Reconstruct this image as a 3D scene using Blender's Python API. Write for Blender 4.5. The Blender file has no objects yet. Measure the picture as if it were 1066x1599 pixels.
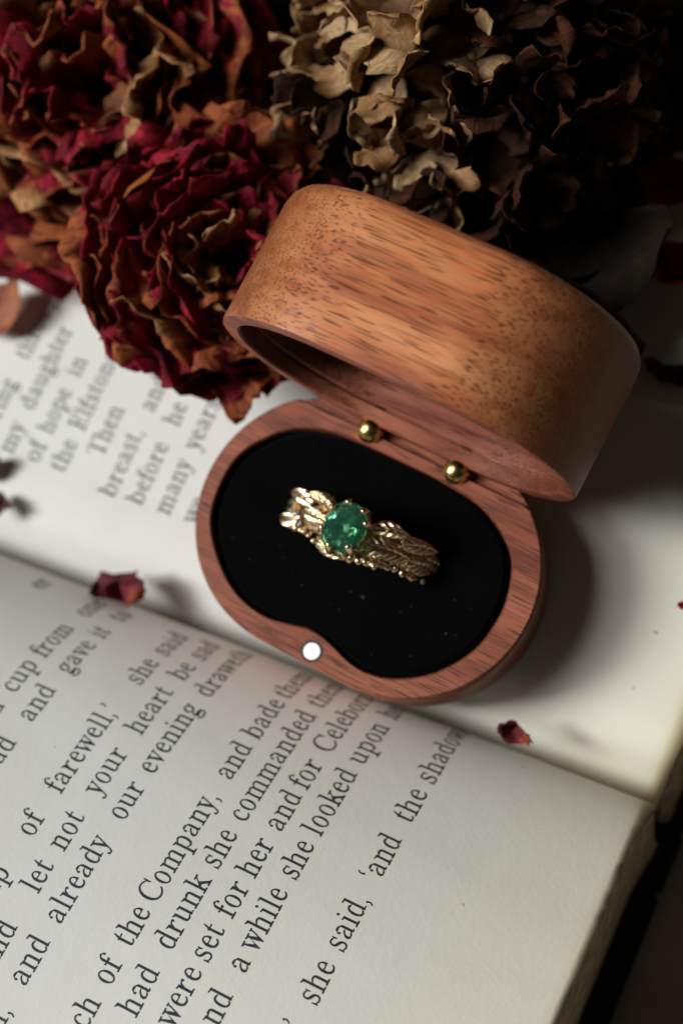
import bpy, bmesh, math, random
import numpy as np
from mathutils import Vector, Matrix, noise
random.seed(7)
PI = math.pi
scene = bpy.context.scene
COL = scene.collection
scene.unit_settings.scale_length = 0.01            # one unit is one centimetre

# ------------------------------------------------------------------ camera
CAM_R = Matrix(((0.8906337789795221, -0.3579862993542518, 0.28038773371048836),
                (0.4422045427660372, 0.8255434402246203, -0.3506182691463449),
                (-0.10595571762644822, 0.43626120361172027, 0.8935600417014614)))
CAM_P = Vector((6.4302, -2.4359, 17.7375))
cam = bpy.data.cameras.new('camera')
cam.sensor_fit = 'VERTICAL'
cam.sensor_height = 36.0
cam.sensor_width = 24.0
cam.lens = 36.0 * 2200 / 1599
cam.clip_start = 0.5
cam.clip_end = 2000
cam.dof.use_dof = True
cam.dof.focus_distance = 16.95
cam.dof.aperture_fstop = 0.05 / 0.44               # a 0.44 cm wide iris, scene units are centimetres
cam.dof.aperture_blades = 7
camo = bpy.data.objects.new('camera', cam)
COL.objects.link(camo)
camo.matrix_world = Matrix.Translation(CAM_P) @ CAM_R.to_4x4()
scene.camera = camo

# ------------------------------------------------------------------ light
scene.view_settings.view_transform = 'Standard'
scene.view_settings.look = 'None'
scene.view_settings.exposure = 0.0
scene.view_settings.gamma = 1.0
world = bpy.data.worlds.new('World')
scene.world = world
world.use_nodes = True
wb = world.node_tree.nodes['Background']
wb.inputs[0].default_value = (1.0, 0.86, 0.74, 1)
wb.inputs[1].default_value = 0.018

def area(name, pos, target, size, power, color, size_y=None):
    l = bpy.data.lights.new(name, 'AREA')
    l.energy = power
    l.color = color
    l.size = size
    if size_y:
        l.shape = 'RECTANGLE'
        l.size_y = size_y
    o = bpy.data.objects.new(name, l)
    COL.objects.link(o)
    o.location = pos
    d = Vector(target) - Vector(pos)
    o.rotation_euler = d.to_track_quat('-Z', 'Y').to_euler()
    return o
TGT = Vector((1.0, 3.0, 0.0))
KEY = Vector((-0.72, -0.42, 0.56)).normalized()
TOP = Vector((-0.50, -0.36, 0.79)).normalized()
area('window_light', TGT + KEY * 160, TGT, 42, 280000, (0.97, 1.0, 0.985), 56)
area('softbox_light', TGT + TOP * 160, TGT, 44, 70000, (1.0, 0.99, 0.965), 44)
scene.cycles.use_denoising = True
scene.cycles.max_bounces = 10
scene.cycles.transmission_bounces = 8
scene.cycles.glossy_bounces = 6
scene.cycles.sample_clamp_indirect = 4.0

# ------------------------------------------------------------------ helpers
def tag(o, label=None, cat=None, group=None, kind=None):
    if label: o['label'] = label
    if cat: o['category'] = cat
    if group: o['group'] = group
    if kind: o['kind'] = kind
    return o

def link(name, me, parent=None):
    o = bpy.data.objects.new(name, me)
    COL.objects.link(o)
    if parent is not None:
        o.parent = parent
    return o

def empty(name, mat=None):
    o = bpy.data.objects.new(name, None)
    o.empty_display_size = 0.3
    COL.objects.link(o)
    if mat is not None:
        o.matrix_world = mat
    return o

def mesh(name, verts, faces, mats=(), smooth=True, uv=None, mi=None):
    me = bpy.data.meshes.new(name)
    me.from_pydata([tuple(v) for v in verts], [], faces)
    for m in mats:
        me.materials.append(m)
    if mi is not None:
        me.polygons.foreach_set('material_index', mi)
    if smooth:
        me.polygons.foreach_set('use_smooth', [True] * len(me.polygons))
    if uv is not None:
        lay = me.uv_layers.new(name='UVMap')
        for lp in me.loops:
            lay.data[lp.index].uv = uv[lp.vertex_index]
    me.update()
    return me

def grid_faces(nu, nv, wrap_u=False):
    f = []
    for j in range(nv - 1):
        for i in range(nu if wrap_u else nu - 1):
            i2 = (i + 1) % nu
            f.append((j * nu + i, j * nu + i2, (j + 1) * nu + i2, (j + 1) * nu + i))
    return f

def sphere_mesh(name, r, m, seg=16, rings=10, sc=(1, 1, 1)):
    bm = bmesh.new()
    bmesh.ops.create_uvsphere(bm, u_segments=seg, v_segments=rings, radius=r)
    for v in bm.verts:
        v.co = Vector((v.co.x * sc[0], v.co.y * sc[1], v.co.z * sc[2]))
    me = bpy.data.meshes.new(name)
    bm.to_mesh(me); bm.free()
    me.materials.append(m)
    me.polygons.foreach_set('use_smooth', [True] * len(me.polygons))
    return me

def smooth(a, b, x):
    t = min(1.0, max(0.0, (x - a) / (b - a)))
    return t * t * (3 - 2 * t)

_O1, _O2 = Vector((31.4, 7.7, 1.3)), Vector((-17.2, 11.9, 45.1))
def nvec(p):
    return Vector((noise.noise(p), noise.noise(p + _O1), noise.noise(p + _O2)))

def interp(xs, ys):
    """monotone cubic through points -> function"""
    xs = np.array(xs, float); ys = np.array(ys, float)
    h = np.diff(xs); d = np.diff(ys) / h
    m = np.zeros(len(xs)); m[0] = d[0]; m[-1] = d[-1]
    for i in range(1, len(xs) - 1):
        if d[i - 1] * d[i] > 0:
            w1 = 2 * h[i] + h[i - 1]; w2 = h[i] + 2 * h[i - 1]
            m[i] = (w1 + w2) / (w1 / d[i - 1] + w2 / d[i])
    def f(x):
        x = min(max(x, xs[0]), xs[-1])
        i = int(min(max(np.searchsorted(xs, x) - 1, 0), len(xs) - 2))
        t = (x - xs[i]) / h[i]
        return ((1 + 2 * t) * (1 - t) ** 2 * ys[i] + t * (1 - t) ** 2 * h[i] * m[i]
                + t * t * (3 - 2 * t) * ys[i + 1] + t * t * (t - 1) * h[i] * m[i + 1])
    return f

# ------------------------------------------------------------------ materials
class NT:
    def __init__(self, name):
        self.m = bpy.data.materials.new(name)
        self.m.use_nodes = True
        self.t = self.m.node_tree
        self.p = self.t.nodes['Principled BSDF']
    def n(self, kind, **kw):
        nd = self.t.nodes.new(kind)
        for k, v in kw.items():
            if k in nd.inputs.keys() if isinstance(k, str) else False:
                nd.inputs[k].default_value = v
            else:
                setattr(nd, k, v)
        return nd
    def l(self, a, b):
        self.t.links.new(a, b)
    def coord(self, which='Object', scale=(1, 1, 1), rot=(0, 0, 0), loc=(0, 0, 0)):
        c = self.n('ShaderNodeTexCoord')
        mp = self.n('ShaderNodeMapping')
        mp.inputs['Scale'].default_value = scale
        mp.inputs['Rotation'].default_value = rot
        mp.inputs['Location'].default_value = loc
        self.l(c.outputs[which], mp.inputs[0])
        return mp.outputs[0]
    def noise(self, vec, scale=1.0, detail=4, rough=0.55, dist=0.0):
        nd = self.n('ShaderNodeTexNoise')
        nd.inputs['Scale'].default_value = scale
        nd.inputs['Detail'].default_value = detail
        nd.inputs['Roughness'].default_value = rough
        nd.inputs['Distortion'].default_value = dist
        self.l(vec, nd.inputs['Vector'])
        return nd.outputs['Fac']
    def ramp(self, fac, stops):
        r = self.n('ShaderNodeValToRGB')
        while len(r.color_ramp.elements) < len(stops):
            r.color_ramp.elements.new(0.5)
        for e, (p, c) in zip(r.color_ramp.elements, stops):
            e.position = p
            e.color = (c, c, c, 1) if isinstance(c, (int, float)) else (*c, 1)
        self.l(fac, r.inputs[0])
        return r.outputs[0]
    def mix(self, fac, a, b, mode='MIX'):
        m = self.n('ShaderNodeMix', data_type='RGBA', blend_type=mode)
        for sock, val in ((m.inputs[0], fac), (m.inputs[6], a), (m.inputs[7], b)):
            if hasattr(val, 'is_output'):
                self.l(val, sock)
            elif isinstance(val, (int, float)):
                sock.default_value = val
            else:
                sock.default_value = (*val, 1)
        return m.outputs[2]
    def math(self, op, a, b=0.0):
        m = self.n('ShaderNodeMath', operation=op)
        for sock, val in ((m.inputs[0], a), (m.inputs[1], b)):
            if hasattr(val, 'is_output'):
                self.l(val, sock)
            else:
                sock.default_value = val
        return m.outputs[0]
    def bump(self, h, strength=0.2, dist=0.02):
        b = self.n('ShaderNodeBump')
        b.inputs['Strength'].default_value = strength
        b.inputs['Distance'].default_value = dist
        self.l(h, b.inputs['Height'])
        self.l(b.outputs[0], self.p.inputs['Normal'])
        return b
    def set(self, **kw):
        for k, v in kw.items():
            s = self.p.inputs[k.replace('_', ' ')]
            if hasattr(v, 'is_output'):
                self.l(v, s)
            else:
                s.default_value = (*v, 1) if isinstance(v, tuple) and len(v) == 3 else v
        return self

def wood(name, base, light, dark, pore, coat, rough, pore_amt=1.0, off=0.0, end=0.92):
    w = NT(name)
    big = w.noise(w.coord('Object', (0.22, 1.5, 1.5), (0, 0, 0.04), (off, off, 0)), 1.0, 5, 0.6, 0.6)
    c1 = w.ramp(big, [(0.30, dark), (0.45, base), (0.62, light), (0.78, base)])
    streak = w.noise(w.coord('Object', (0.30, 6.0, 6.0), (0, 0, 0.03), (0, off, off)), 1.0, 4, 0.6)
    c2 = w.mix(w.ramp(streak, [(0.50, 0.0), (0.64, 0.55)]), c1, dark)
    fib = w.noise(w.coord('Object', (2.5, 45, 45)), 1.0, 3, 0.6)
    c3 = w.mix(w.ramp(fib, [(0.30, 0.0), (0.75, 0.55)]), c2, light, 'OVERLAY')
    dash = w.noise(w.coord('Object', (2.1, 48, 48), (0, 0, 0.03), (off, 0, 0)), 1.0, 0, 0.5)
    where = w.noise(w.coord('Object', (0.35, 1.6, 1.6), (0, 0, 0), (3.1, off, 0)), 1.0, 2)
    d2 = w.math('ADD', dash, w.math('MULTIPLY', w.math('SUBTRACT', where, 0.5), 0.22))
    pores = w.ramp(d2, [(0.60, 0.0), (0.66, pore_amt)])
    c4 = w.mix(pores, c3, pore)
    # darker end grain; also puts the shade of the curved ends into the colour
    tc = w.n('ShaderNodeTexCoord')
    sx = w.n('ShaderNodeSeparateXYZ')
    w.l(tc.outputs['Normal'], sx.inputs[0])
    end_grain_shade = w.math('POWER', w.math('ABSOLUTE', sx.outputs['X']), 0.95)
    c4 = w.mix(w.math('MULTIPLY', end_grain_shade, end), c4, (0.24 * base[0], 0.17 * base[1], 0.12 * base[2]))
    w.set(Base_Color=c4, Roughness=rough)
    w.p.inputs['Specular IOR Level'].default_value = 0.22
    w.p.inputs['Coat Weight'].default_value = coat
    w.p.inputs['Coat Roughness'].default_value = 0.36
    w.bump(w.math('SUBTRACT', w.math('MULTIPLY', fib, 0.35), pores), 0.22, 0.008)
    return w.m

M = {}
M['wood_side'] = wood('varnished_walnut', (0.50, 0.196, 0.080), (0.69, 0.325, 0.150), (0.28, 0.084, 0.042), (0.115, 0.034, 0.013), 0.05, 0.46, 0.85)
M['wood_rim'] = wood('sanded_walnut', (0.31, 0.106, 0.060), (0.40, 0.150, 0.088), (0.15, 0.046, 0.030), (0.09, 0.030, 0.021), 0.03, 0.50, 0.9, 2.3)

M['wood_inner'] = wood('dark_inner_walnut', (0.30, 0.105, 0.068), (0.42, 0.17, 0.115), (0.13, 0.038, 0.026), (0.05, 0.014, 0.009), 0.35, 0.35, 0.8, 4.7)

def paper(name, warm):
    w = NT(name)
    v = w.coord('Object')
    blot = w.noise(v, 0.5, 4, 0.6)
    c = w.ramp(blot, [(0.3, (0.70, 0.685, 0.645)), (0.7, (0.745, 0.735, 0.705))])
    sep = w.n('ShaderNodeSeparateXYZ')
    w.l(v, sep.inputs[0])
    # paper yellowed along its trimmed edge
    edge = w.n('ShaderNodeMapRange')
    edge.inputs['From Min'].default_value = 0.3
    edge.inputs['From Max'].default_value = 6.3
    w.l(sep.outputs['X'], edge.inputs['Value'])
    e2 = w.math('POWER', edge.outputs[0], 1.3)
    c = w.mix(w.math('MULTIPLY', e2, 0.8), c, (0.82, 0.765, 0.63))
    rim = w.n('ShaderNodeMapRange')
    rim.inputs['From Min'].default_value = 6.0
    rim.inputs['From Max'].default_value = 6.24
    w.l(sep.outputs['X'], rim.inputs['Value'])
    c = w.mix(w.math('MULTIPLY', rim.outputs[0], 0.7), c, (0.66, 0.53, 0.24))
    spots = w.ramp(w.noise(v, 6.5, 1, 0.5), [(0.80, 0.0), (0.83, 0.55)])
    c = w.mix(spots, c, (0.33, 0.24, 0.15))
    w.set(Base_Color=c, Roughness=0.85)
    w.p.inputs['Specular IOR Level'].default_value = 0.25
    fine = w.noise(v, 14, 6, 0.7)
    coarse = w.noise(v, 2.2, 3, 0.5)
    w.bump(w.math('ADD', fine, w.math('MULTIPLY', coarse, 1.2)), 0.22, 0.018)
    return w.m
M['paper'] = paper('aged_paper', 0)

def plain(name, col, rough=0.6, metal=0.0, var=0.12, scale=3.0, bump=0.15, bd=0.02):
    w = NT(name)
    v = w.coord('Object')
    nz = w.noise(v, scale, 5, 0.6)
    lo = tuple(c * (1 - var * 2) for c in col); hi = tuple(min(1, c * (1 + var * 2)) for c in col)
    w.set(Base_Color=w.ramp(nz, [(0.3, lo), (0.7, hi)]), Roughness=rough, Metallic=metal)
    if bump:
        w.bump(w.noise(v, scale * 6, 4, 0.6), bump, bd)
    return w.m
M['ink'] = plain('printing_ink', (0.020, 0.026, 0.038), 0.7, 0, 0.2, 8, 0)
M['block'] = plain('page_edges', (0.36, 0.26, 0.17), 0.9, 0, 0.25, 5, 0.4, 0.03)
M['cover'] = plain('black_cloth_cover', (0.010, 0.011, 0.012), 0.75, 0, 0.3, 9, 0.4, 0.02)
M['table'] = plain('dark_table_wood', (0.60, 0.52, 0.43), 0.65, 0, 0.12, 0.4, 0.2, 0.05)
M['brass'] = plain('aged_brass', (0.62, 0.44, 0.16), 0.26, 1.0, 0.18, 9, 0.12, 0.01)
M['nickel'] = plain('magnet_nickel', (0.93, 0.94, 0.95), 0.46, 1.0, 0.02, 10, 0.0)
M['lip'] = plain('magnet_recess', (0.02, 0.02, 0.025), 0.5, 0, 0.1, 10, 0.0)

def velvet():
    w = NT('black_velvet')
    v = w.coord('Object')
    lint = w.ramp(w.noise(v, 13, 1, 0.4), [(0.775, 0.0), (0.81, 0.8)])
    c = w.mix(lint, (0.0020, 0.0020, 0.0024), (0.05, 0.05, 0.055))
    w.set(Base_Color=c, Roughness=0.95)
    w.p.inputs['Specular IOR Level'].default_value = 0.03
    w.p.inputs['Sheen Weight'].default_value = 0.016
    w.p.inputs['Sheen Roughness'].default_value = 0.4
    w.bump(w.noise(v, 60, 3, 0.7), 0.5, 0.02)
    return w.m
M['velvet'] = velvet()

def gold():
    w = NT('yellow_gold')
    v = w.coord('Object')
    nz = w.noise(v, 5, 3, 0.5)
    w.set(Base_Color=w.ramp(nz, [(0.35, (0.72, 0.52, 0.29)), (0.65, (0.92, 0.74, 0.50))]), Metallic=1.0, Roughness=0.27)
    w.bump(w.noise(v, 22, 4, 0.6), 0.25, 0.012)
    return w.m
M['gold'] = gold()

def gem(name, col, ior, rough=0.01, trans=1.0):
    w = NT(name)
    v = w.coord('Object')
    inc = w.noise(v, 5.0, 3, 0.6, 0.5)
    w.set(Base_Color=w.ramp(inc, [(0.35, tuple(c * 0.55 for c in col)), (0.65, col)]), Roughness=rough, IOR=ior)
    w.p.inputs['Transmission Weight'].default_value = trans
    return w.m
M['gem'] = gem('green_gemstone', (0.20, 0.80, 0.52), 1.62, 0.01, 0.93)
M['diamond'] = gem('clear_stone', (0.95, 0.98, 1.0), 2.0)

def petal_mat(name, deep, mid, edge, hl, rough=0.62, sat_rand=0.5, brown0=0.72, base=None, spec=0.35):
    w = NT(name)
    uvc = w.n('ShaderNodeTexCoord')
    sep = w.n('ShaderNodeSeparateXYZ')
    w.l(uvc.outputs['UV'], sep.inputs[0])
    v = w.coord('Object')
    oi = w.n('ShaderNodeObjectInfo')
    n1 = w.noise(v, 2.3, 5, 0.62, 0.6)
    c = w.ramp(n1, [(0.32, deep), (0.55, mid), (0.72, hl)])
    # dried, browned rims: stronger on some petals
    t = w.math('ADD', sep.outputs['Y'], w.math('MULTIPLY', w.math('SUBTRACT', w.noise(v, 3.4, 4, 0.6), 0.5), 1.1))
    t = w.math('ADD', t, w.math('MULTIPLY', w.math('SUBTRACT', oi.outputs['Random'], 0.5), sat_rand))
    c = w.mix(w.ramp(t, [(brown0, 0.0), (brown0 + 0.3, 0.9)]), c, edge)
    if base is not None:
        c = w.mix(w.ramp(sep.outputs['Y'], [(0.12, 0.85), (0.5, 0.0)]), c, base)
    # veins running up the petal
    mp = w.n('ShaderNodeMapping')
    mp.inputs['Scale'].default_value = (26, 1.6, 1)
    w.l(uvc.outputs['UV'], mp.inputs[0])
    vein = w.noise(mp.outputs[0], 1.0, 3, 0.55, 0.3)
    c = w.mix(w.ramp(vein, [(0.42, 0.55), (0.6, 0.0)]), c, deep)
    w.set(Base_Color=c, Roughness=rough)
    w.p.inputs['Specular IOR Level'].default_value = spec
    w.bump(w.math('ADD', vein, w.noise(v, 9, 4, 0.6)), 0.55, 0.03)
    return w.m
M['rose_red'] = petal_mat('dried_rose_petal', (0.055, 0.002, 0.005), (0.240, 0.006, 0.018), (0.28, 0.078, 0.019), (0.42, 0.016, 0.040), 0.75, 0.8, 0.985)
M['rose_brown'] = petal_mat('browned_rose_petal', (0.10, 0.030, 0.010), (0.24, 0.085, 0.022), (0.36, 0.17, 0.06), (0.20, 0.05, 0.02))
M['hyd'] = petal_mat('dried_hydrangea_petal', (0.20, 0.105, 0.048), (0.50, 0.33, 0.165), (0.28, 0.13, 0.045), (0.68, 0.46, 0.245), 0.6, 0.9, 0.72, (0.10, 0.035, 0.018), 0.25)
M['hyd_shaded'] = petal_mat('shaded_hydrangea_petal', (0.009, 0.003, 0.0015), (0.026, 0.009, 0.004), (0.06, 0.016, 0.006), (0.04, 0.012, 0.006), 0.7)  # near-black copy of the petals, standing for shade on the right side
M['hyd_shaded'].node_tree.nodes['Principled BSDF'].inputs['Specular IOR Level'].default_value = 0.1
M['rose_red'].node_tree.nodes['Principled BSDF'].inputs['Specular IOR Level'].default_value = 0.15
M['loose_red'] = petal_mat('loose_red_petal', (0.14, 0.005, 0.008), (0.38, 0.010, 0.014), (0.34, 0.05, 0.012), (0.36, 0.016, 0.022), 0.5)
M['loose_crimson'] = petal_mat('loose_crimson_petal', (0.045, 0.002, 0.004), (0.17, 0.005, 0.012), (0.36, 0.06, 0.015), (0.12, 0.008, 0.014), 0.7, 0.2, 0.8)
M['loose_orange'] = petal_mat('loose_orange_petal', (0.16, 0.03, 0.008), (0.33, 0.085, 0.016), (0.36, 0.14, 0.03), (0.36, 0.10, 0.02), 0.55)
M['loose_dark'] = petal_mat('loose_dark_petal', (0.035, 0.008, 0.010), (0.085, 0.022, 0.022), (0.16, 0.06, 0.03), (0.10, 0.03, 0.03), 0.6)
M['leaf'] = petal_mat('added_shade_leaf', (0.007, 0.005, 0.004), (0.016, 0.011, 0.008), (0.026, 0.016, 0.010), (0.020, 0.015, 0.010), 0.9, 0.5, 0.9, None, 0.08)  # near black: deep shade put into the colour of the added leaves
M['stem'] = plain('dried_stem', (0.060, 0.035, 0.016), 0.8, 0, 0.3, 6, 0.5, 0.03)

# ================================================================== setting
TABLE_Z = -3.4
me = mesh('table_top', [(-150, -150, TABLE_Z), (150, -150, TABLE_Z), (150, 150, TABLE_Z), (-150, 150, TABLE_Z)], [(0, 1, 2, 3)], [M['table']], False)
tag(link('table_top', me), kind='structure')

# ================================================================== book
LZ = interp([-10.2, -8.5, -7, -5, -4, -3, -2, -1, 0, .5, 1, 1.5, 2, 2.3, 2.42, 2.50, 2.54],
            [-.35, .05, .38, .66, .72, .73, .68, .555, .345, .205, .01, -.245, -.60, -.90, -1.08, -1.40, -2.1])
UZ = interp([2.62, 2.73, 2.86, 3.02, 3.22, 3.5, 3.79, 4.5, 5.5, 6.5, 8, 10, 12, 13.2],
            [-2.1, -1.75, -1.30, -.95, -.76, -.62, -.54, -.365, -.135, .07, .27, .36, .27, .10])
def gut(X, y):
    """the gutter runs a little askew"""
    return 0.05 * X * (smooth(0.6, 2.3, y) if y < 2.58 else 1 - smooth(2.7, 4.0, y))

class Page:
    def __init__(self, f, y0, y1):
        self.f = f
        self.ys = np.linspace(y0, y1, 2000)
        zs = np.array([f(y) for y in self.ys])
        self.s = np.concatenate([[0], np.cumsum(np.hypot(np.diff(self.ys), np.diff(zs)))])
    def arc(self, y):
        return float(np.interp(y, self.ys, self.s))
    def at(self, X, s, h=0.0):
        y = float(np.interp(s, self.s, self.ys))
        d = 0.01
        dz = (self.f(y + d) - self.f(y - d)) / (2 * d)
        n = Vector((0, -dz, 1)).normalized()
        # slight waviness of old paper
        wv = 0.012 * math.sin(X * 0.9 + y * 0.5) + 0.010 * math.sin(X * 0.43 - y * 0.8 + 1.0)
        wv *= smooth(2.4, 1.0, y) if y < 2.58 else smooth(2.7, 4.2, y)
        return Vector((X, y + gut(X, y), self.f(y) + wv)) + n * h
LOW = Page(LZ, -10.2, 2.54)
UPP = Page(UZ, 2.62, 13.2)

book = empty('open_book', Matrix.Translation((0, 2.5, TABLE_Z)))
tag(book, 'open old book with printed yellowed pages lying under the wooden box', 'book')
BOOK_OFF = Vector((0, 2.5, TABLE_Z))

def edge_x(y, side):
    e = 6.20 + 0.02 * math.sin(y * 1.7) + 0.012 * noise.noise(Vector((y * 3.1, side, 0)))
    if side == 0:
        for yy, dp, w in ((1.45, 0.035, 0.04), (1.12, 0.03, 0.05), (0.92, 0.025, 0.03), (1.95, 0.02, 0.05)):
            e -= dp * math.exp(-((y - yy) / w) ** 2)
        e += 0.10 * smooth(1.6, 2.5, y)
    else:
        e += 0.13
    return e

def make_page(name, pg, side):
    smax = pg.s[-1]
    ns = int(smax / 0.075)
    xs = [-11 + i * 0.45 for i in range(37)] + [5.5, 5.8, 6.0, 6.1, 1e9]
    V = []; uv = []
    for j in range(ns + 1):
        s = smax * j / ns
        y = float(np.interp(s, pg.s, pg.ys))
        for X in xs:
            V.append(pg.at(min(X, edge_x(y, side)), s) - BOOK_OFF)
    n1 = len(V)
    for j in range(ns + 1):
        s = smax * j / ns
        y = float(np.interp(s, pg.s, pg.ys))
        for X in xs:
            V.append(pg.at(min(X, edge_x(y, side)), s, -0.012) - BOOK_OFF)
    nx = len(xs)
    F = grid_faces(nx, ns + 1)
    F2 = [tuple(reversed([a + n1 for a in f])) for f in F]
    side_f = []
    for j in range(ns):
        a = j * nx + nx - 1; b = a + nx
        side_f.append((a, a + n1, b + n1, b))
        a = j * nx; b = a + nx
        side_f.append((a, b, b + n1, a + n1))
    me = mesh(name, V, F + F2 + side_f, [M['paper']])
    return link(name, me, book)
page_low = make_page('page', LOW, 0)
page_upp = make_page('page', UPP, 1)
page_low['label'] = 'left-hand page with large sharp print'
page_upp['label'] = 'right-hand page with blurred print'

def make_block(pg, side):
    """the stack of leaves below the top page, its trimmed edge leaning outwards"""
    layers = [(-0.05, -0.01), (-0.10, 0.03), (-0.3, 0.05), (-0.8, 0.10), (-1.4, 0.16), (-9, 0.24)]
    smax = pg.s[-1] - (0.25 if side == 0 else 0.0); ns = int(smax / 0.15)
    s_0 = 0.0 if side == 0 else 0.25
    V = []; nl = len(layers)
    for j in range(ns + 1):
        s = s_0 + (smax - s_0) * j / ns
        y = float(np.interp(s, pg.s, pg.ys))
        p = pg.at(6.0, s, -0.05); pl = pg.at(-11, s, -0.05)
        ex = 6.2 + (0.13 if side else 0.10 * smooth(1.6, 2.5, y))
        for k, (dz, dx) in enumerate(layers):
            z = max(p.z + dz, TABLE_Z + 0.35) if dz > -5 else TABLE_Z + 0.35
            V.append(Vector((ex + dx - 0.03, p.y, z)) - BOOK_OFF)
        V.append(Vector((-11, pl.y, TABLE_Z + 0.35)) - BOOK_OFF)
        V.append(Vector((-11, pl.y, pl.z)) - BOOK_OFF)
    nl += 2
    F = []
    for j in range(ns):
        for k in range(nl):
            k2 = (k + 1) % nl
            F.append((j * nl + k, j * nl + k2, (j + 1) * nl + k2, (j + 1) * nl + k))
    F.append(tuple(range(nl))); F.append(tuple(reversed(range(ns * nl, ns * nl + nl))))
    return link('page_block', mesh('page_block', V, F, [M['block']], False), book)
make_block(LOW, 0); make_block(UPP, 1)

def box_mesh(name, lo, hi, m, bev=0.03):
    bm = bmesh.new()
    bmesh.ops.create_cube(bm, size=1)
    for v in bm.verts:
        v.co = Vector([lo[i] + (v.co[i] + 0.5) * (hi[i] - lo[i]) for i in range(3)])
    bmesh.ops.bevel(bm, geom=bm.edges[:], offset=bev, segments=2, affect='EDGES')
    me = bpy.data.meshes.new(name)
    bm.to_mesh(me); bm.free()
    me.materials.append(m)
    return me
link('cover_board', box_mesh('cover_board', (-11.4, -13.2, 0.02), (6.80, -0.4, 0.33), M['cover'], 0.06), book)
link('cover_board', box_mesh('cover_board', (-11.4, 0.6, 0.02), (6.80, 11.2, 0.33), M['cover'], 0.06), book)
link('book_spine', box_mesh('book_spine', (-11.4, -0.38, 0.02), (6.80, 0.58, 0.25), M['cover'], 0.06), book)

# ------------------------------------------------------------------ print
def math_bold(ch):
    if 'a' <= ch <= 'z': return chr(0x1D41A + ord(ch) - 97)
    if 'A' <= ch <= 'Z': return chr(0x1D400 + ord(ch) - 65)
    return ch
GL = {}
_tc = bpy.data.curves.new('glyph', 'FONT')
_to = bpy.data.objects.new('glyph', _tc)
COL.objects.link(_to)
_tc.resolution_u = 5
def width_of(s):
    _tc.body = s
    bpy.context.view_layer.update()
    me = _to.evaluated_get(bpy.context.evaluated_depsgraph_get()).to_mesh()
    xs = [v.co.x for v in me.vertices]
    return min(xs), max(xs)
def glyph(ch):
    """outline of one serif letter as triangles, its heavy strokes thinned to a text weight"""
    if ch in GL: return GL[ch]
    u = math_bold(ch)
    a = width_of('l' + u + 'l'); b = width_of('ll')
    adv = (a[1] - a[0]) - (b[1] - b[0])
    _tc.body = u
    bpy.context.view_layer.update()
    me = _to.evaluated_get(bpy.context.evaluated_depsgraph_get()).to_mesh()
    bm = bmesh.new(); bm.from_mesh(me)
    bmesh.ops.remove_doubles(bm, verts=bm.verts[:], dist=1e-5)
    bmesh.ops.recalc_face_normals(bm, faces=bm.faces[:])
    bnd = [e for e in bm.edges if len(e.link_faces) == 1]
    nrm = {}
    A = np.array([(e.verts[0].co.x, e.verts[0].co.y) for e in bnd]); Bq = np.array([(e.verts[1].co.x, e.verts[1].co.y) for e in bnd])
    for e in bnd:
        c = e.link_faces[0].calc_center_median()
        d = (e.verts[1].co - e.verts[0].co)
        n = Vector((-d.y, d.x, 0)).normalized()
        if (c - e.verts[0].co).dot(n) < 0: n = -n          # inward
        for v in e.verts:
            nrm.setdefault(v, Vector()); nrm[v] = nrm[v] + n * d.length
    move = {}
    for v, n in nrm.items():
        n = n.normalized()
        o = np.array([v.co.x, v.co.y]) + np.array([n.x, n.y]) * 1e-4
        d = np.array([n.x, n.y]); E = Bq - A
        den = d[0] * E[:, 1] - d[1] * E[:, 0]
        den[np.abs(den) < 1e-9] = 1e-9
        w = A - o
        t = (w[:, 0] * E[:, 1] - w[:, 1] * E[:, 0]) / den
        q = (w[:, 0] * d[1] - w[:, 1] * d[0]) / den
        ok = (t > 1e-4) & (q >= -1e-6) & (q <= 1 + 1e-6)
        th = t[ok].min() if ok.any() else 0.03
        tgt = 0.028 + 0.40 * th if th < 0.2 else th - 0.05
        move[v] = n * ((th - tgt) / 2)
    for v, d in move.items():
        v.co += d
    x0 = min(v.co.x for v in bm.verts); x1 = max(v.co.x for v in bm.verts)
    x = math.floor(x0 / 0.11) * 0.11
    while x < x1:
        bmesh.ops.bisect_plane(bm, geom=bm.verts[:] + bm.edges[:] + bm.faces[:], plane_co=(x, 0, 0), plane_no=(1, 0, 0), dist=1e-5)
        x += 0.11
    bm.verts.index_update()
    V = [(v.co.x, v.co.y) for v in bm.verts]
    F = [tuple(v.index for v in f.verts) for f in bm.faces]
    # face up
    out = []
    for f in F:
        ar = sum(V[f[i]][0] * V[f[(i + 1) % len(f)]][1] - V[f[(i + 1) % len(f)]][0] * V[f[i]][1] for i in range(len(f)))
        out.append(f if ar > 0 else tuple(reversed(f)))
    bm.free()
    GL[ch] = (V, out, adv)
    return GL[ch]

EM = 0.440; EMX = 0.368
def print_line(page_obj, pg, X, words):
    for w, y in words:
        V = []; F = []
        s = pg.arc(y)
        for ch in w:
            gv, gf, adv = glyph(ch)
            o = len(V)
            for gx, gy in gv:
                V.append(pg.at(X - gy * EM, s + gx * EMX, 0.004) - BOOK_OFF)
            F += [tuple(a + o for a in f) for f in gf]
            s += adv * EMX
        link('printed_word', mesh('printed_word', V, F, [M['ink']], False), page_obj)

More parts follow.
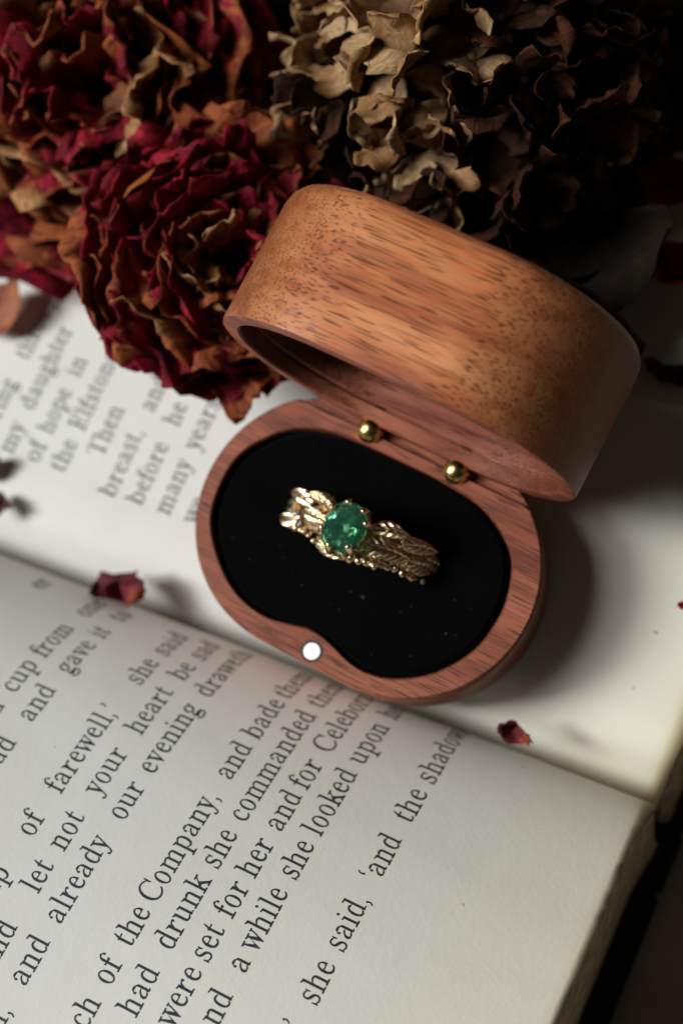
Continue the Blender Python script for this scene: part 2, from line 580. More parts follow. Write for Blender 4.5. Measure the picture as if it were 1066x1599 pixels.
SP = 0.46; X0 = -1.8807; XU = -4.853
LOWER = {
    -2: [('er', 2.02)],
    0: [('a', -.13), ('cup', .23), ('from', .88), ('one', 1.83)],
    1: [('ead', -.87), ('and', -.03), ('gave', .81), ('it', 1.57), ('to', 1.99)],
    3: [('cup', -2.36), ('of', -1.34), ('farewell,’', -.70), ('she', 1.10), ('said', 1.70)],
    4: [('And', -2.97), ('let', -1.90), ('not', -1.32), ('your', -.51), ('heart', .45), ('be', 1.44), ('sad', 1.87)],
    5: [('n,', -3.47), ('and', -2.90), ('already', -2.10), ('our', -.66), ('evening', .04), ('draweth', 1.35)],
    7: [('each', -3.35), ('of', -2.45), ('the', -1.96), ('Company,', -1.39), ('and', .41), ('bade', 1.08), ('them', 1.80)],
    8: [('y', -3.09), ('had', -2.62), ('drunk', -1.78), ('she', -.68), ('commanded', -.01), ('them', 1.86)],
    9: [('were', -2.53), ('set', -1.71), ('for', -1.13), ('her', -.58), ('and', .08), ('for', .73), ('Celeborn.', 1.29)],
    10: [('and', -2.48), ('a', -1.63), ('while', -1.35), ('she', -.38), ('looked', .25), ('upon', 1.33), ('her', 2.13)],
    12: [('’', -1.90), ('she', -1.58), ('said,', -.90), ('‘and', .04), ('the', .90), ('shadows', 1.46)],
}
UPPER = {
    0: [('ring', 4.02), ('through', 5.01)],
    1: [('my', 3.64), ('daughter', 4.33)],
    2: [('of', 3.66), ('hope', 4.10), ('in', 5.05)],
    3: [('the', 3.67), ('Elfstone', 4.32)],
    4: [('Then', 4.08)],
    5: [('breast,', 3.62), ('and', 4.96)],
    6: [('before', 3.66), ('he', 4.90)],
    7: [('many', 3.67), ('years', 4.68)],
    8: [('we', 3.70)],
}
for k, ws in LOWER.items():
    print_line(page_low, LOW, X0 + SP * k, ws)
for k, ws in UPPER.items():
    print_line(page_upp, UPP, XU + SP * k, ws)
bpy.data.objects.remove(_to)
bpy.data.curves.remove(_tc)

# ================================================================== ring box
BOX_R = Matrix(((0.9970338692393075, 0.07373666194860758, 0.02205375873569726),
                (-0.06546400491941745, 0.9631736591834964, -0.260789122309548),
                (-0.04047131885182474, 0.2585718603014463, 0.9651438573656484)))
BOX_P = Vector((1.598, 3.9147, 0.8072))
BOXM = Matrix.Translation(BOX_P) @ BOX_R.to_4x4()
BL, BW, BH, LH = 4.853, 3.541, 1.30, 1.894
box = empty('ring_box', BOXM)
tag(box, 'oval walnut ring box with its hinged lid standing open', 'ring box')

N = 192
TH = [2 * PI * i / N for i in range(N)]
def stadium_r(th, L, W):
    r = W / 2; h = L / 2 - r
    c, s = math.cos(th), math.sin(th)
    # ray from the centre
    if abs(s) > 1e-9 and abs(c / s) * r <= h:
        return r / abs(s)
    ac = abs(c)
    # |t*(ac,s) - (h,0)| = r
    b = ac * h
    return b + math.sqrt(max(0, b * b - (h * h - r * r)))
def loop(L, W, z):
    return [Vector((stadium_r(t, L, W) * math.cos(t), stadium_r(t, L, W) * math.sin(t), z)) for t in TH]
INNER = [(-2.03, -.69), (-2.165, -.22), (-2.14, .29), (-1.90, .70), (-1.55, 1.0), (-1.095, 1.167), (-.5, 1.205), (0, 1.21), (.5, 1.205),
         (1.08, 1.14), (1.50, .96), (1.82, .69), (1.98, .33), (2.035, -.06), (1.945, -.595), (1.634, -1.08), (1.226, -1.383), (.86, -1.49),
         (.561, -1.475), (.27, -1.39), (.06, -1.345), (-.17, -1.345), (-.414, -1.405), (-.77, -1.46), (-1.234, -1.37), (-1.649, -1.11)]
def closed_curve(pts, n=2000):
    P = np.array(pts); m = len(P); out = []
    for i in range(m):
        p0, p1, p2, p3 = P[i - 1], P[i], P[(i + 1) % m], P[(i + 2) % m]
        for t in np.linspace(0, 1, n // m, endpoint=False):
            out.append(0.5 * ((2 * p1) + (-p0 + p2) * t + (2 * p0 - 5 * p1 + 4 * p2 - p3) * t * t + (-p0 + 3 * p1 - 3 * p2 + p3) * t ** 3))
    return np.array(out)
_ic = closed_curve(INNER)
_ia = np.mod(np.arctan2(_ic[:, 1], _ic[:, 0]), 2 * PI); _ir = np.hypot(_ic[:, 0], _ic[:, 1])
_o = np.argsort(_ia); _ia, _ir = _ia[_o], _ir[_o]
def inner_loop(off, z):
    out = []
    for t in TH:
        r = float(np.interp(t, _ia, _ir, period=2 * PI)) + off
        out.append(Vector((r * math.cos(t), r * math.sin(t), z)))
    return out

def lofted(name, loops, mats, mi, cap_first=False, cap_last=False, parent=None):
    V = [v for l in loops for v in l]
    F = grid_faces(N, len(loops), True)
    m = []
    for j in range(len(loops) - 1):
        m += [mi[j]] * N
    if cap_first: F.append(tuple(reversed(range(N)))); m.append(mi[0])
    if cap_last: F.append(tuple(range((len(loops) - 1) * N, len(loops) * N))); m.append(mi[-1])
    me = mesh(name, V, F, mats, True, None, m)
    o = link(name, me, parent)
    bm = bmesh.new(); bm.from_mesh(me)
    bmesh.ops.recalc_face_normals(bm, faces=bm.faces[:])
    for e in bm.edges:
        if len(e.link_faces) == 2 and e.calc_face_angle(0) > math.radians(38):
            e.smooth = False
    bm.to_mesh(me); bm.free()
    return o

# base: rebate along the back for the lid's edge, cavity inside
REB_Y, REB_D = 1.36, 0.13
def rebate(l):
    out = []
    for v in l:
        k = smooth(1.42, 1.45, v.y)
        out.append(Vector((v.x, v.y, v.z - REB_D * k)))
    return out
def mid_loop(shift, z):
    out = []
    for t, a, b in zip(TH, loop(BL - 0.08, BW - 0.08, z), inner_loop(0.03, z)):
        # the line y = REB_Y limits the raised part
        p = a.copy()
        if p.y > REB_Y + shift:
            f = (REB_Y + shift - b.y) / (a.y - b.y)
            f = min(1, max(0.05, f))
            p = b.lerp(a, f)
        out.append(p)
    return out
b_in_deep = inner_loop(0.0, -0.85)
mA = mid_loop(0.0, 0.0)
mB = []
for p, a in zip(mid_loop(0.012, 0.0), loop(BL - 0.08, BW - 0.08, 0)):
    cut = (a - p).length > 0.02
    mB.append(Vector((p.x, p.y, -REB_D if cut else p.z)))
oA = [Vector((a.x, a.y, -REB_D if (a.y > REB_Y + 0.012) else 0.0)) for a in loop(BL - 0.08, BW - 0.08, 0)]
oB = [Vector((a.x, a.y, min(-0.04, o.z - 0.03))) for a, o in zip(loop(BL, BW, 0), oA)]
base_loops = [inner_loop(0.0, -0.9), inner_loop(0.0, -0.03), inner_loop(0.025, 0.0), mA, mB, oA,
              [o.lerp(p, 0.5) + Vector((0, 0, 0.012)) for o, p in zip(oA, oB)], oB, loop(BL, BW, -0.5),
              loop(BL, BW, -BH + 0.1), loop(BL - 0.04, BW - 0.04, -BH + 0.03), loop(BL - 0.16, BW - 0.16, -BH)]
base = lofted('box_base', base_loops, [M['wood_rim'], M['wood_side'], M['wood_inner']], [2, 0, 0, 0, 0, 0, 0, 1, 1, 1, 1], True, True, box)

# velvet pad with a slit
RY = 0.03
def pad():
    loops = []
    for f in (1.0, .985, .95, .88, .78, .66, .54, .42, .3, .18, .08, .02):
        l = []
        for p in inner_loop(-0.004, 0):
            x, y = p.x * f, p.y * f
            z = -0.055 - 0.09 * (1 - smooth(0.0, 0.05, 1 - f)) + 0.03 * (1 - f) + 0.012 * noise.noise(Vector((x * 1.1, y * 1.1, 3)))
            z -= 0.10 * math.exp(-((y - RY) / 0.16) ** 2) * smooth(1.7, 1.2, abs(x))
            l.append(Vector((x, y, z)))
        loops.append(l)
    loops.insert(0, inner_loop(-0.004, -0.8))
    return lofted('velvet_cushion', loops, [M['velvet']], [0] * len(loops), False, True, box)
pad()

def disc(name, r, z0, z1, m, parent, at, seg=40, bev=0.012):
    V = []; rings = [(r, z0), (r, z1 - bev), (r - bev, z1), (r * 0.5, z1)]
    for rr, z in rings:
        V += [Vector((at[0] + rr * math.cos(2 * PI * i / seg), at[1] + rr * math.sin(2 * PI * i / seg), z)) for i in range(seg)]
    F = grid_faces(seg, len(rings), True) + [tuple(range(3 * seg, 4 * seg))]
    return link(name, mesh(name, V, F, [m], False), parent)
disc('magnet_recess', 0.150, -0.1, 0.003, M['lip'], box, (0.055, -1.585), 40, 0.004)
disc('magnet', 0.122, -0.1, 0.008, M['nickel'], box, (0.055, -1.585), 40, 0.012)

# hinge pins: round-headed brass barrels between base and lid
def pin(x):
    prof = [(0.0, -0.215), (0.07, -0.205), (0.13, -0.165), (0.168, -0.10), (0.182, -0.02), (0.172, 0.05), (0.13, 0.09), (0.13, 0.30), (0.0, 0.31)]
    seg = 24; V = []
    for r, d in prof:
        V += [Vector((r * math.cos(2 * PI * i / seg), d, r * math.sin(2 * PI * i / seg))) for i in range(seg)]
    o = link('hinge_pin', mesh('hinge_pin', V, grid_faces(seg, len(prof), True), [M['brass']]), box)
    o.location = (x, 1.435, 0.0)
    return o
pin(-0.645); pin(0.665)

# lid: local z runs into the lid, local y up its opening
lid_m = Matrix(((1, 0, 0, 0), (0, 0, 1, 1.489), (0, 1, 0, -0.094), (0, 0, 0, 1)))
# columns: x->x, lid y -> box z, lid z -> box y
def lidpt(l):
    return [Vector((v.x, v.y + BW / 2, v.z)) for v in l]
WT = 0.24
lid_loops = [lidpt(loop(BL - 2 * WT, BW - 2 * WT, 1.2)), lidpt(loop(BL - 2 * WT - .06, BW - 2 * WT - .06, 0.27)), lidpt(loop(BL - 2 * WT - .02, BW - 2 * WT - .02, 0.245)), lidpt(loop(BL - 2 * WT + .10, BW - 2 * WT + .10, 0.24)), lidpt(loop(BL - 2 * WT + .10, BW - 2 * WT + .10, 0.205)), lidpt(loop(BL - 2 * WT, BW - 2 * WT, 0.20)), lidpt(loop(BL - 2 * WT, BW - 2 * WT, 0.03)), lidpt(loop(BL - 2 * WT + .05, BW - 2 * WT + .05, 0.0)),
             lidpt(loop(BL - 0.07, BW - 0.07, 0.0)), lidpt(loop(BL - 0.02, BW - 0.02, 0.012)), lidpt(loop(BL, BW, 0.045)), lidpt(loop(BL, BW, 0.6)), lidpt(loop(BL, BW, 1.2)),
             lidpt(loop(BL, BW, LH - 0.26)), lidpt(loop(BL - 0.05, BW - 0.05, LH - 0.13)), lidpt(loop(BL - 0.17, BW - 0.17, LH - 0.04)), lidpt(loop(BL - 0.40, BW - 0.40, LH))]
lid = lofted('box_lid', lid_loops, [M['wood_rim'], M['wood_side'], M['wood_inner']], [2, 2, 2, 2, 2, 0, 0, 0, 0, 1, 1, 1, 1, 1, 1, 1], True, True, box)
lid.matrix_local = lid_m
lin = lofted('lid_lining', [lidpt(loop(BL - 2 * WT - .01, BW - 2 * WT - .01, 1.19)), lidpt(loop(BL - 2 * WT - .01, BW - 2 * WT - .01, 0.86)),
                            lidpt(loop(BL - 2 * WT - .1, BW - 2 * WT - .1, 0.80)), lidpt(loop(0.4, 0.3, 0.78))], [M['velvet']], [0, 0, 0], True, True, lid)

# ================================================================== ring
RR, RZC = 1.10, -0.50
ring_m = BOXM @ Matrix.Translation((-0.09, RY + 0.03, RZC)) @ Matrix.Rotation(math.radians(3.5), 4, 'Z') @ Matrix.Rotation(math.radians(3), 4, 'X')
ring = empty('gold_ring', ring_m)
tag(ring, 'gold leaf-patterned ring with an oval green stone stuck in black velvet', 'ring')
def rp(a, w, h):
    """a: degrees from the top towards +x, w: across the band, h: above the band"""
    r = RR + h; t = math.radians(a)
    return Vector((r * math.sin(t), w, r * math.cos(t)))
# band
V = []; prof = [(-.15, -.02), (-.17, -.10), (-.10, -.17), (.10, -.17), (.17, -.10), (.15, -.02), (.07, 0.0), (-.07, 0.0)]
NB = 96
for i in range(NB):
    a = 360 * i / NB
    k = 1.0 + 0.25 * math.exp(-((((a + 180) % 360) - 180) / 45.0) ** 2)
    V += [rp(a, w * k, h) for w, h in prof]
F = []
for i in range(NB):
    for j in range(8):
        F.append((i * 8 + j, i * 8 + (j + 1) % 8, ((i + 1) % NB) * 8 + (j + 1) % 8, ((i + 1) % NB) * 8 + j))
link('band', mesh('band', V, F, [M['gold']]), ring)

def leaf_on_ring(a0, w0, a1, w1, width, lift, bend=0.0, nr=7, dome=0.05, tip_up=0.0):
    nu, nv = 15, 40
    V = []
    L = math.radians(abs(a1 - a0)) * RR
    for j in range(nv):
        s = j / (nv - 1)
        env = (math.sin(PI * min(1, s * 0.92 + 0.06)) ** 0.75) * (1 - 0.25 * s)
        lob = 1 + 0.10 * abs(math.sin(PI * s * nr))
        for i in range(nu):
            u = -1 + 2 * i / (nu - 1)
            ac = a0 + (a1 - a0) * s
            wc = w0 + (w1 - w0) * s + bend * math.sin(PI * s)
            # direction across
            da = (a1 - a0) / 57.3 * RR; dw = (w1 - w0)
            ln = math.hypot(da, dw); cx, cy = -dw / ln, da / ln
            off = u * width * env * lob
            sweep = -abs(u) * 0.10 * L
            aa = ac + (off * cx + sweep * da / ln) / RR * 57.3
            ww = wc + off * cy + sweep * dw / ln
            rib = 0.032 * (0.5 + 0.5 * math.cos(2 * PI * (s * nr + abs(u) * 0.9))) * min(1, abs(u) * 4) * env
            h = lift + dome * (1 - u * u) * env - 0.03 * math.exp(-(u / 0.12) ** 2) * env + rib + tip_up * s * s
            V.append(rp(aa, ww, h))
    nn = len(V)
    for v in list(V):
        rl = math.hypot(v.x, v.z)
        V.append(Vector((v.x * (rl - .05) / rl, v.y, v.z * (rl - .05) / rl)))
    F = grid_faces(nu, nv)
    F2 = [tuple(reversed([q + nn for q in f])) for f in F]
    rimi = [i for i in range(nu)] + [j * nu + nu - 1 for j in range(1, nv)] + [(nv - 1) * nu + i for i in range(nu - 2, -1, -1)] + [j * nu for j in range(nv - 2, 0, -1)]
    SF = [(rimi[k], rimi[k] + nn, rimi[(k + 1) % len(rimi)] + nn, rimi[(k + 1) % len(rimi)]) for k in range(len(rimi))]
    return link('leaf', mesh('leaf', V, F + F2 + SF, [M['gold']]), ring)
# right shoulder
leaf_on_ring(10, -.10, 48, -.02, .17, .03, .03, 8, .07)
leaf_on_ring(14, .14, 38, .25, .12, .05, .04, 5, .08, .10)
leaf_on_ring(36, .12, 60, .22, .11, .06, .02, 5, .07, .10)
leaf_on_ring(46, -.04, 74, .0, .14, .03, .0, 7, .06)
leaf_on_ring(58, .08, 84, .02, .11, .04, .0, 6, .05)
# left shoulder
leaf_on_ring(-12, .0, -44, .02, .15, .03, .02, 7, .08, .02)
leaf_on_ring(-16, .20, -36, .28, .10, .06, .03, 5, .07, .10)
leaf_on_ring(-36, .15, -62, .22, .11, .06, .03, 5, .07, .09)
leaf_on_ring(-42, -.10, -68, -.14, .12, .06, -.03, 6, .07, .07)
leaf_on_ring(-60, .06, -84, .0, .12, .04, .0, 6, .05)
# petals of metal hugging the stone from the front
leaf_on_ring(-16, -.26, 10, -.34, .10, .10, -.03, 6, .06)
leaf_on_ring(14, -.24, 34, -.20, .08, .05, .0, 5, .05)
# scalloped beads along both edges
bead = sphere_mesh('bead', 0.042, M['gold'], 10, 7, (1, 1.15, 0.9))
for i, a in enumerate(range(-62, 66, 5)):
    for side in (-1, 1):
        if side == 1 and abs(a) < 20: continue
        w = side * (0.20 + 0.06 * math.exp(-(a / 40.0) ** 2) + random.uniform(-.015, .015)) - (0.05 if side == -1 and abs(a) < 24 else 0)
        o = link('bead', bead, ring)
        o.location = rp(a + random.uniform(-1, 1), w, random.uniform(-.01, .05))
        s = random.uniform(.8, 1.35)
        o.scale = (s, s * random.uniform(.9, 1.3), s)
        o.rotation_euler = (random.random() * 3, random.random() * 3, random.random() * 3)
# gem
def gem_mesh(name, a, b, m, n=12, crown=.10, pav=.26, table=.56):
    V = []; F = []
    def el(r, z, ph=0, k=n):
        i0 = len(V)
        for i in range(k):
            t = 2 * PI * (i + ph) / k
            p = 2.8
            c, s = math.cos(t), math.sin(t)
            q = (abs(c) ** p + abs(s) ** p) ** (-1 / p)
            V.append(Vector((a * r * c * q, b * r * s * q, z)))
        return i0
    h = n // 2
    T = el(table, crown, 0.0, h)
    K = el(0.80, crown * 0.58, 0.5, h)
    G = el(1.0, 0.012, 0.0, n)
    G2 = el(1.0, -0.012, 0.0, n)
    Q = el(0.56, -pav * 0.55, 0.5, h)
    c = len(V); V.append(Vector((0, 0, -pav)))
    F.append(tuple(T + i for i in range(h)))
    for i in range(h):
        j = (i + 1) % h
        F.append((T + j, T + i, K + i))                         # star
        F.append((T + i, K + (i - 1) % h, G + 2 * i, K + i))    # kite
        F.append((K + i, G + 2 * i, G + 2 * i + 1))
        F.append((K + i, G + 2 * i + 1, G + (2 * i + 2) % n))
        F.append((Q + i, G2 + 2 * i + 1, G2 + 2 * i))
        F.append((Q + i, G2 + (2 * i + 2) % n, G2 + 2 * i + 1))
        F.append((Q + (i - 1) % h, Q + i, G2 + 2 * i))
        F.append((c, Q + i, Q + (i - 1) % h))
    for i in range(n):
        j = (i + 1) % n
        F.append((G + i, G2 + i, G2 + j, G + j))
    me = mesh(name, V, F, [m], False)
    bm = bmesh.new(); bm.from_mesh(me)
    bmesh.ops.recalc_face_normals(bm, faces=bm.faces[:])
    bm.to_mesh(me); bm.free()
    return me
GEMH = 0.22
g = link('gemstone', gem_mesh('gemstone', .285, .345, M['gem']), ring)
GM = Matrix.Translation(rp(-1, 0.02, GEMH)) @ Matrix.Rotation(math.radians(-4), 4, 'Y') @ Matrix.Rotation(math.radians(-9), 4, 'X')
g.matrix_local = GM
# setting cup
V = []; seg = 32
for r, z in ((.80, -.03), (.86, -.03), (.84, -.12), (.62, -.26), (.30, -.36), (.24, -.36), (.55, -.25), (.76, -.12)):
    V += [GM @ Vector((.285 * r * 1.08 * math.cos(2 * PI * i / seg), .325 * r * 1.08 * math.sin(2 * PI * i / seg), z)) for i in range(seg)]
F = grid_faces(seg, 8, True) + [(7 * seg + i, 7 * seg + (i + 1) % seg, (i + 1) % seg, i) for i in range(seg)]
link('gem_setting', mesh('gem_setting', V, F, [M['gold']]), ring)
def prong(az):
    t = math.radians(az)
    V = []; seg = 10
    path = [(.98, -.28, .040), (1.10, -.12, .042), (1.12, -.02, .042), (1.08, .05, .045), (1.0, .085, .046), (.92, .092, .036), (.88, .088, .004)]
    for r, z, q in path:
        c = Vector((.285 * r * math.cos(t), .325 * r * math.sin(t), z))
        rad = Vector((math.cos(t), math.sin(t), 0)); tan = Vector((-math.sin(t), math.cos(t), 0))
        up = Vector((0, 0, 1)) if z < .02 else rad
        for i in range(seg):
            p = 2 * PI * i / seg
            d = rad if z < .02 else Vector((0, 0, 1))
            V.append(GM @ (c + tan * math.cos(p) * q + d * math.sin(p) * q))
    F = grid_faces(seg, len(path), True) + [tuple(range((len(path) - 1) * seg, len(path) * seg))]
    return link('prong', mesh('prong', V, F, [M['gold']]), ring)
for az in (24, 56, 108, 150, 205, 258, 312):
    prong(az)
for a, w in ((-42, -.04), (-34, -.16), (-50, .12)):
    o = link('accent_gem', gem_mesh('accent_gem', .05, .05, M['diamond'], 16, .02, .04), ring)
    o.matrix_local = Matrix.Translation(rp(a, w, .145)) @ Matrix.Rotation(math.radians(a), 4, 'Y')

# ================================================================== flowers
def petal_mesh(name, fn, nu, nv, m, thick=0.018):
    V = []; uv = []
    for j in range(nv):
        for i in range(nu):
            u = -1 + 2 * i / (nu - 1); v = j / (nv - 1)
            V.append(fn(u, v)); uv.append((i / (nu - 1), v))
    return V, uv, grid_faces(nu, nv)

def finish_petal(name, V, uv, F, m, thick, parent):
    n = len(V)
    me0 = mesh(name, V, F, [m], True, uv)
    # give it thickness
    nr = [v.normal.copy() for v in me0.vertices]
    V2 = list(V) + [V[i] - nr[i] * thick for i in range(n)]
    cnt = {}
    for f in F:
        for k in range(len(f)):
            e = (f[k], f[(k + 1) % len(f)])
            cnt[e] = 1
    bd = [e for e in cnt if (e[1], e[0]) not in cnt]
    F2 = F + [tuple(reversed([a + n for a in f])) for f in F] + [(b, a, a + n, b + n) for a, b in bd]
    bpy.data.meshes.remove(me0)
    return link(name, mesh(name, V2, F2, [m], True, list(uv) + list(uv)), parent)

def rose(label, centre, axis, R, n, seed, cat='rose', brown=0.08):
    rnd = random.Random(seed)
    q = Vector(axis).normalized().to_track_quat('Z', 'X')
    root = empty('dried_rose', Matrix.Translation(centre) @ q.to_matrix().to_4x4())
    tag(root, label, cat, 'dried roses heaped on the book')
    for i in range(n):
        k = (i + 0.5) / n
        r = R * (0.10 + 0.90 * k ** 0.75)
        H = R * (0.95 - 0.25 * k)
        az = i * 2.39996 + rnd.uniform(-.35, .35)
        hw = (0.78 + 0.30 * (1 - k)) * rnd.uniform(.6, 1.1)
        opening = 0.15 + 0.75 * k ** 1.3 + rnd.uniform(-.1, .12)
        off = Vector((rnd.uniform(0, 50), rnd.uniform(0, 50), rnd.uniform(0, 50)))
        curl = rnd.uniform(.1, .55); crum = R * rnd.uniform(.06, .11)
        zb = -0.55 * R + rnd.uniform(-.05, .05) * R
        top = H * rnd.uniform(.85, 1.1)
        def fn(u, v):
            w = hw * (0.35 + 0.65 * math.sin(PI * min(1, .12 + v * .72)) ** .7)
            rad = r * (0.30 + 0.70 * math.sin(min(1, v * 1.15) * PI / 2) ** .8)
            rad *= 1 + opening * 0.30 * v * v
            rad += R * curl * 0.35 * max(0, v - .7) / .3 * (0.5 + abs(u))
            z = zb + (top + R * .5) * (v ** (0.8 + .4 * opening)) * (1 - .30 * opening * v * v)
            z -= R * (.18 * u * u + .04 * math.sin(9 * u + off.x)) * v
            a = az + u * w
            p = Vector((rad * math.cos(a), rad * math.sin(a), z))
            s = 2.3 / R
            d1 = nvec(p * s + off)
            d2 = nvec(p * s * 2.9 + off)
            d3 = nvec(p * s * 6.5 + off)
            return p + (d1 * 1.6 + d2 * .8 + d3 * .36) * crum * (0.25 + 1.0 * v)
        V, uv, F = petal_mesh('petal', fn, 17, 17, None)
        m = M['rose_brown'] if rnd.random() < brown * (1.5 if k < .35 else .8) else M['rose_red']
        finish_petal('petal', V, uv, F, m, 0.012 * R, root)
    # calyx and stub of stem at the back
    V = []; seg = 14
    for rr, z in ((.02, -.35), (.42, -.42), (.5, -.6), (.3, -.78), (.10, -.86), (.075, -1.2)):
        V += [Vector((R * rr * math.cos(2 * PI * i / seg), R * rr * math.sin(2 * PI * i / seg), R * z)) for i in range(seg)]
    link('calyx', mesh('calyx', V, grid_faces(seg, 6, True), [M['stem']]), root)
    return root

rose('crimson dried rose with browned petal rims, directly behind the box lid', Vector((-1.95, 6.75, 1.55)), (0.42, -0.28, 0.86), 1.60, 76, 11)
rose('larger dark red dried rose at the top left corner, behind the smaller rose', Vector((-4.9, 8.6, 2.1)), (0.25, -0.55, 0.80), 2.12, 84, 23, brown=.14)

# hydrangea
def sepal_variant(seed):
    rnd = random.Random(seed)
    off = Vector((rnd.uniform(0, 40), rnd.uniform(0, 40), 0))
    cup = rnd.uniform(.1, .8); wd = rnd.uniform(.34, .52); roll = rnd.uniform(-.35, .35)
    def fn(u, v):
        w = wd * math.sin(PI * (0.06 + .86 * v)) ** .62 * (0.55 + .5 * v)
        x = v; y = u * w
        z = cup * v * v * .7 + .25 * u * u * w * (1 if roll > 0 else -1) + roll * u * v * .5
        p = Vector((x, y, z))
        return p + nvec(p * 3 + off) * .20 * v + nvec(p * 8 + off) * .085 * v
    V, uv, F = petal_mesh('petal', fn, 11, 11, None)
    n = len(V)
    me0 = mesh('petal', V, F, [], True, uv)
    nr = [v.normal.copy() for v in me0.vertices]
    bpy.data.meshes.remove(me0)
    V2 = V + [V[i] - nr[i] * .02 for i in range(n)]
    cnt = {(f[k], f[(k + 1) % 4]) for f in F for k in range(4)}
    bd = [e for e in cnt if (e[1], e[0]) not in cnt]
    F2 = F + [tuple(reversed([a + n for a in f])) for f in F] + [(b, a, a + n, b + n) for a, b in bd]
    return V2, uv + uv, F2
SEP = {}
for mk in ('hyd', 'hyd_shaded'):
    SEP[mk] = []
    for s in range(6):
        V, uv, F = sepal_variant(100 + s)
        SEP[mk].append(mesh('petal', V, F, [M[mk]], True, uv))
BUD = {mk: sphere_mesh('floret', 0.09, M[mk], 8, 6) for mk in ('hyd', 'hyd_shaded')}

def hydrangea(label, centre, R, n, seed):
    rnd = random.Random(seed)
    root = empty('dried_hydrangea', Matrix.Translation(centre))
    tag(root, label, 'flower')
    for i in range(n):
        z = 1 - 1.75 * (i + .5) / n
        a = i * 2.39996 + rnd.uniform(-.2, .2)
        s = math.sqrt(max(0, 1 - z * z))
        d = Vector((s * math.cos(a), s * math.sin(a), z)).normalized()
        p = d * R * rnd.uniform(.78, 1.06)
        p.z *= .85
        # side away from the window mostly gets the dark petals: shade put into the colour
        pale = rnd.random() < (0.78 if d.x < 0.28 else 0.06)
        mk = 'hyd' if pale else 'hyd_shaded'
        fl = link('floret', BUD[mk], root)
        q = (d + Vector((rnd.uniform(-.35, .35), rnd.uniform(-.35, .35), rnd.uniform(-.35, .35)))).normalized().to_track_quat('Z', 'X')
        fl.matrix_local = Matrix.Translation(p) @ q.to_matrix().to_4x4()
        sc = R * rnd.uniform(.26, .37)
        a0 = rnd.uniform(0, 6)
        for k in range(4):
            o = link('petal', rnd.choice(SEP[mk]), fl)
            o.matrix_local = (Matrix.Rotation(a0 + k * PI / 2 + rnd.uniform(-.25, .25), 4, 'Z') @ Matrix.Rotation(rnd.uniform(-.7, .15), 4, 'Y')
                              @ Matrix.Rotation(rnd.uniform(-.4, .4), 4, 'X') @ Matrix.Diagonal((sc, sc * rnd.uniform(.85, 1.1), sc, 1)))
    return root
def hyd_core(root, R):  # lumpy dark core added inside so gaps between florets stay dark
    bm = bmesh.new()
    bmesh.ops.create_icosphere(bm, subdivisions=4, radius=R * .66)
    for v in bm.verts:
        v.co = v.co * (1 + .30 * noise.noise(v.co * 2.2) + .16 * noise.noise(v.co * 6)); v.co.z *= .85
    me = bpy.data.meshes.new('added_dark_core'); bm.to_mesh(me); bm.free()
    me.materials.append(M['stem'])
    link('added_dark_core', me, root)
hyd = hydrangea('pale brown dried hydrangea head with papery petals behind the box', Vector((0.3, 10.5, 2.5)), 2.25, 110, 5)

def tube(name, pts, r0, r1, m, parent=None, seg=8):
    V = []
    for i, p in enumerate(pts):
        t = (pts[min(i + 1, len(pts) - 1)] - pts[max(i - 1, 0)]).normalized()
        q = t.to_track_quat('Z', 'X')
        r = r0 + (r1 - r0) * i / (len(pts) - 1)
        V += [p + q @ Vector((r * math.cos(2 * PI * k / seg), r * math.sin(2 * PI * k / seg), 0)) for k in range(seg)]
    return link(name, mesh(name, V, grid_faces(seg, len(pts), True), [m]), parent)
hyd_core(hyd, 2.3)
tube('stem', [Vector((0, 0, -1.2)), Vector((-.5, .9, -1.7)), Vector((-1.0, 2.6, -1.9)), Vector((-1.3, 5, -1.9))], .13, .10, M['stem'], hyd)

# loose leaves
def leaf_thing(label, centre, direction, normal, L, W, seed, m, cat, name, group=None, curl=.25, crum=.10):
    rnd = random.Random(seed)
    off = Vector((rnd.uniform(0, 40), rnd.uniform(0, 40), 0))
    x = Vector(direction).normalized(); z = Vector(normal).normalized()
    y = z.cross(x).normalized(); z = x.cross(y).normalized()
    mt = Matrix((x, y, z)).transposed().to_4x4()
    def fn(u, v):
        w = W * math.sin(PI * (.04 + .92 * v)) ** .8
        p = Vector(((v - .5) * L, u * w * .5, 0))
        p.z = curl * L * ((v - .5) ** 2) * 1.6 + curl * W * u * u * .6
        return p + nvec(p * (2.2 / L) + off) * crum * L + nvec(p * (6 / L) + off) * crum * .35 * L
    V, uv, F = petal_mesh(name, fn, 11, 13, None)
    o = finish_petal(name, V, uv, F, m, 0.015, None)
    o.matrix_world = Matrix.Translation(centre) @ mt
    tag(o, label, cat, group)
    return o
GP = 'loose petals scattered over the pages'
def lp(label, c, d, nrm, L, W, seed, mk, curl=.35, crum=.16):
    return leaf_thing(label, Vector(c), d, nrm, L, W, seed, M[mk], 'petal', 'loose_petal', GP, curl, crum)
lp('dark crimson curled petal lodged in the gutter left of the box', (-1.74, 2.60, -.82), (1, .0, -.05), (.05, -.75, .6), 1.0, .62, 3, 'loose_crimson', .25, .34)
lp('small bright red petal in the gutter right of the box', (4.24, 2.78, -.62), (1, .15, -.1), (.1, -.6, .8), .50, .36, 41, 'loose_crimson', .5, .22)
lp('orange brown petal on the printed page at the left edge', (-5.55, 5.45, .05), (.5, 1, .2), (-.2, -.3, 1), 1.1, .7, 5, 'loose_orange', .4, .14)
lp('dark brown petal on the blank margin at the left edge, upper of two', (-4.56, 3.28, -.58), (.7, .6, .1), (0, -.3, 1), .5, .4, 6, 'loose_dark', .3)
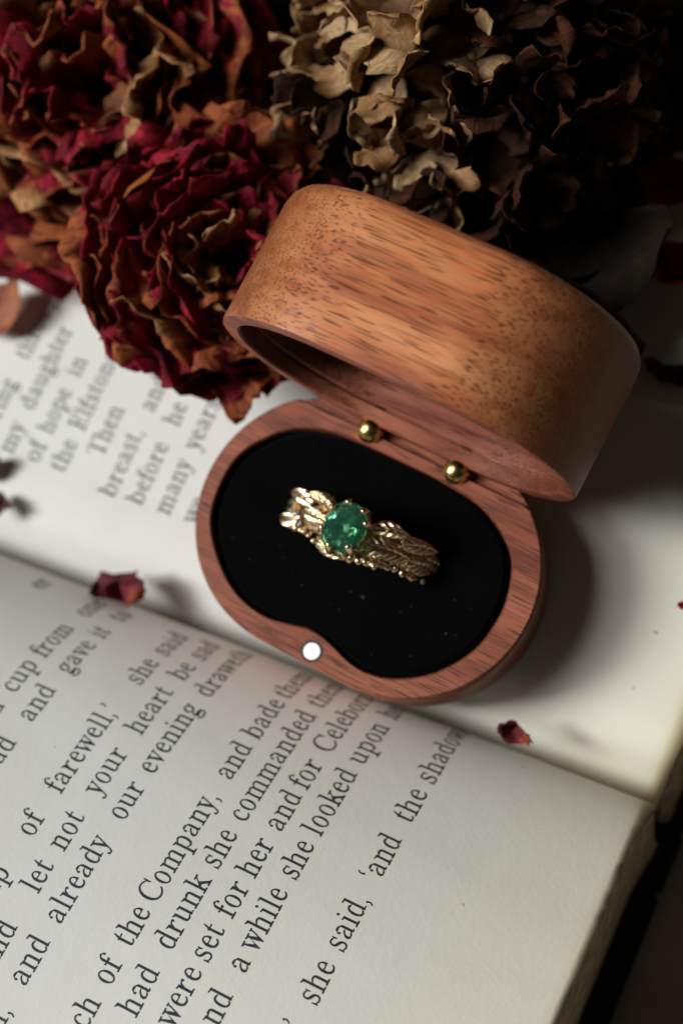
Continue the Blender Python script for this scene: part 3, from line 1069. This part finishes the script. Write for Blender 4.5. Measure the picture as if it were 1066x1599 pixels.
lp('brown petal on the blank margin at the left edge, lower of two', (-4.20, 2.84, -.72), (.8, .3, .1), (0, -.3, 1), .5, .38, 7, 'loose_dark', .4)
lp('long red petal lying in shadow behind the right end of the lid', (3.75, 9.55, .95), (1, -.35, .1), (-.1, -.3, 1), 1.1, .6, 8, 'loose_red', .4, .3)
lp('dark shrivelled petal on the page near the right edge, below the red ones', (4.30, 8.25, .38), (1, -.1, 0), (0, -.2, 1), .7, .35, 9, 'loose_dark', .3, .3)
lp('red petal at the right edge, middle of the three in shadow', (3.28, 10.8, .90), (.8, .5, .1), (-.2, -.3, 1), 1.1, .9, 10, 'loose_red', .4)
lp('red petal at the right edge, farthest of the three in shadow', (3.02, 11.7, .90), (.6, .7, .1), (-.2, -.3, 1), .9, .7, 12, 'loose_red', .4)
lp('tiny red fleck of petal on the blank page at the right edge', (5.66, 5.17, -.17), (1, .2, 0), (0, -.2, 1), .16, .12, 13, 'loose_red', .3)

GL_ = 'dark leaves added to deepen the shade around the flowers'
def dl(label, c, d, nrm, L, W, seed):  # leaves added to fill dark gaps and keep light off the page
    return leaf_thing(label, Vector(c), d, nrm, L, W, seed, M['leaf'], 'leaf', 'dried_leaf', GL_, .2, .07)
dl('near black dried leaf added to darken the gap between the roses and the hydrangea, nearest the lid', (-1.6, 9.0, .9), (.2, 1, .2), (.2, -.3, 1), 3.6, 2.2, 31)
dl('near black dried leaf added to darken the gap between the roses and the hydrangea, at the top edge', (-2.5, 11.6, 1.3), (.35, 1, .2), (.1, -.3, 1), 4.4, 3.2, 32)
dl('near black dried leaf added as shade under the right side of the hydrangea', (1.5, 9.1, .75), (1, .3, 0), (.1, -.3, 1), 2.6, 1.6, 33)
dl('near black dried leaf added as shade between the hydrangea and the red petals at the right', (2.3, 10.3, .55), (.3, 1, 0), (0, -.1, 1), 3.2, 1.4, 34)
dl('near black dried leaf added to block light, standing up behind the right end of the lid', (2.9, 8.7, 1.3), (.7, .5, .5), (-.5, -.3, .8), 2.6, 1.7, 35)
dl('near black dried leaf added to block light, drooping below the hydrangea, just over the lid', (1.9, 8.9, 1.5), (1, .2, -.3), (0, -.4, 1), 2.4, 1.5, 36)
dl('near black dried leaf added to darken the page at the right edge of the hydrangea, topmost', (2.6, 11.6, 1.7), (.5, 1, .2), (-.3, -.2, 1), 2.8, 1.6, 37)
dl('near black leaf added upright behind the lid, mostly hidden, to shade the page', (2.3, 7.75, 1.55), (1, .08, 0), (0, -1, .15), 3.4, 2.2, 38)  # added light blocker, mostly hidden by the lid
dl('near black dried leaf added to darken the far top right corner beyond the page', (2.0, 13.9, .9), (1, .2, .1), (-.1, -.2, 1), 3.6, 2.0, 39)
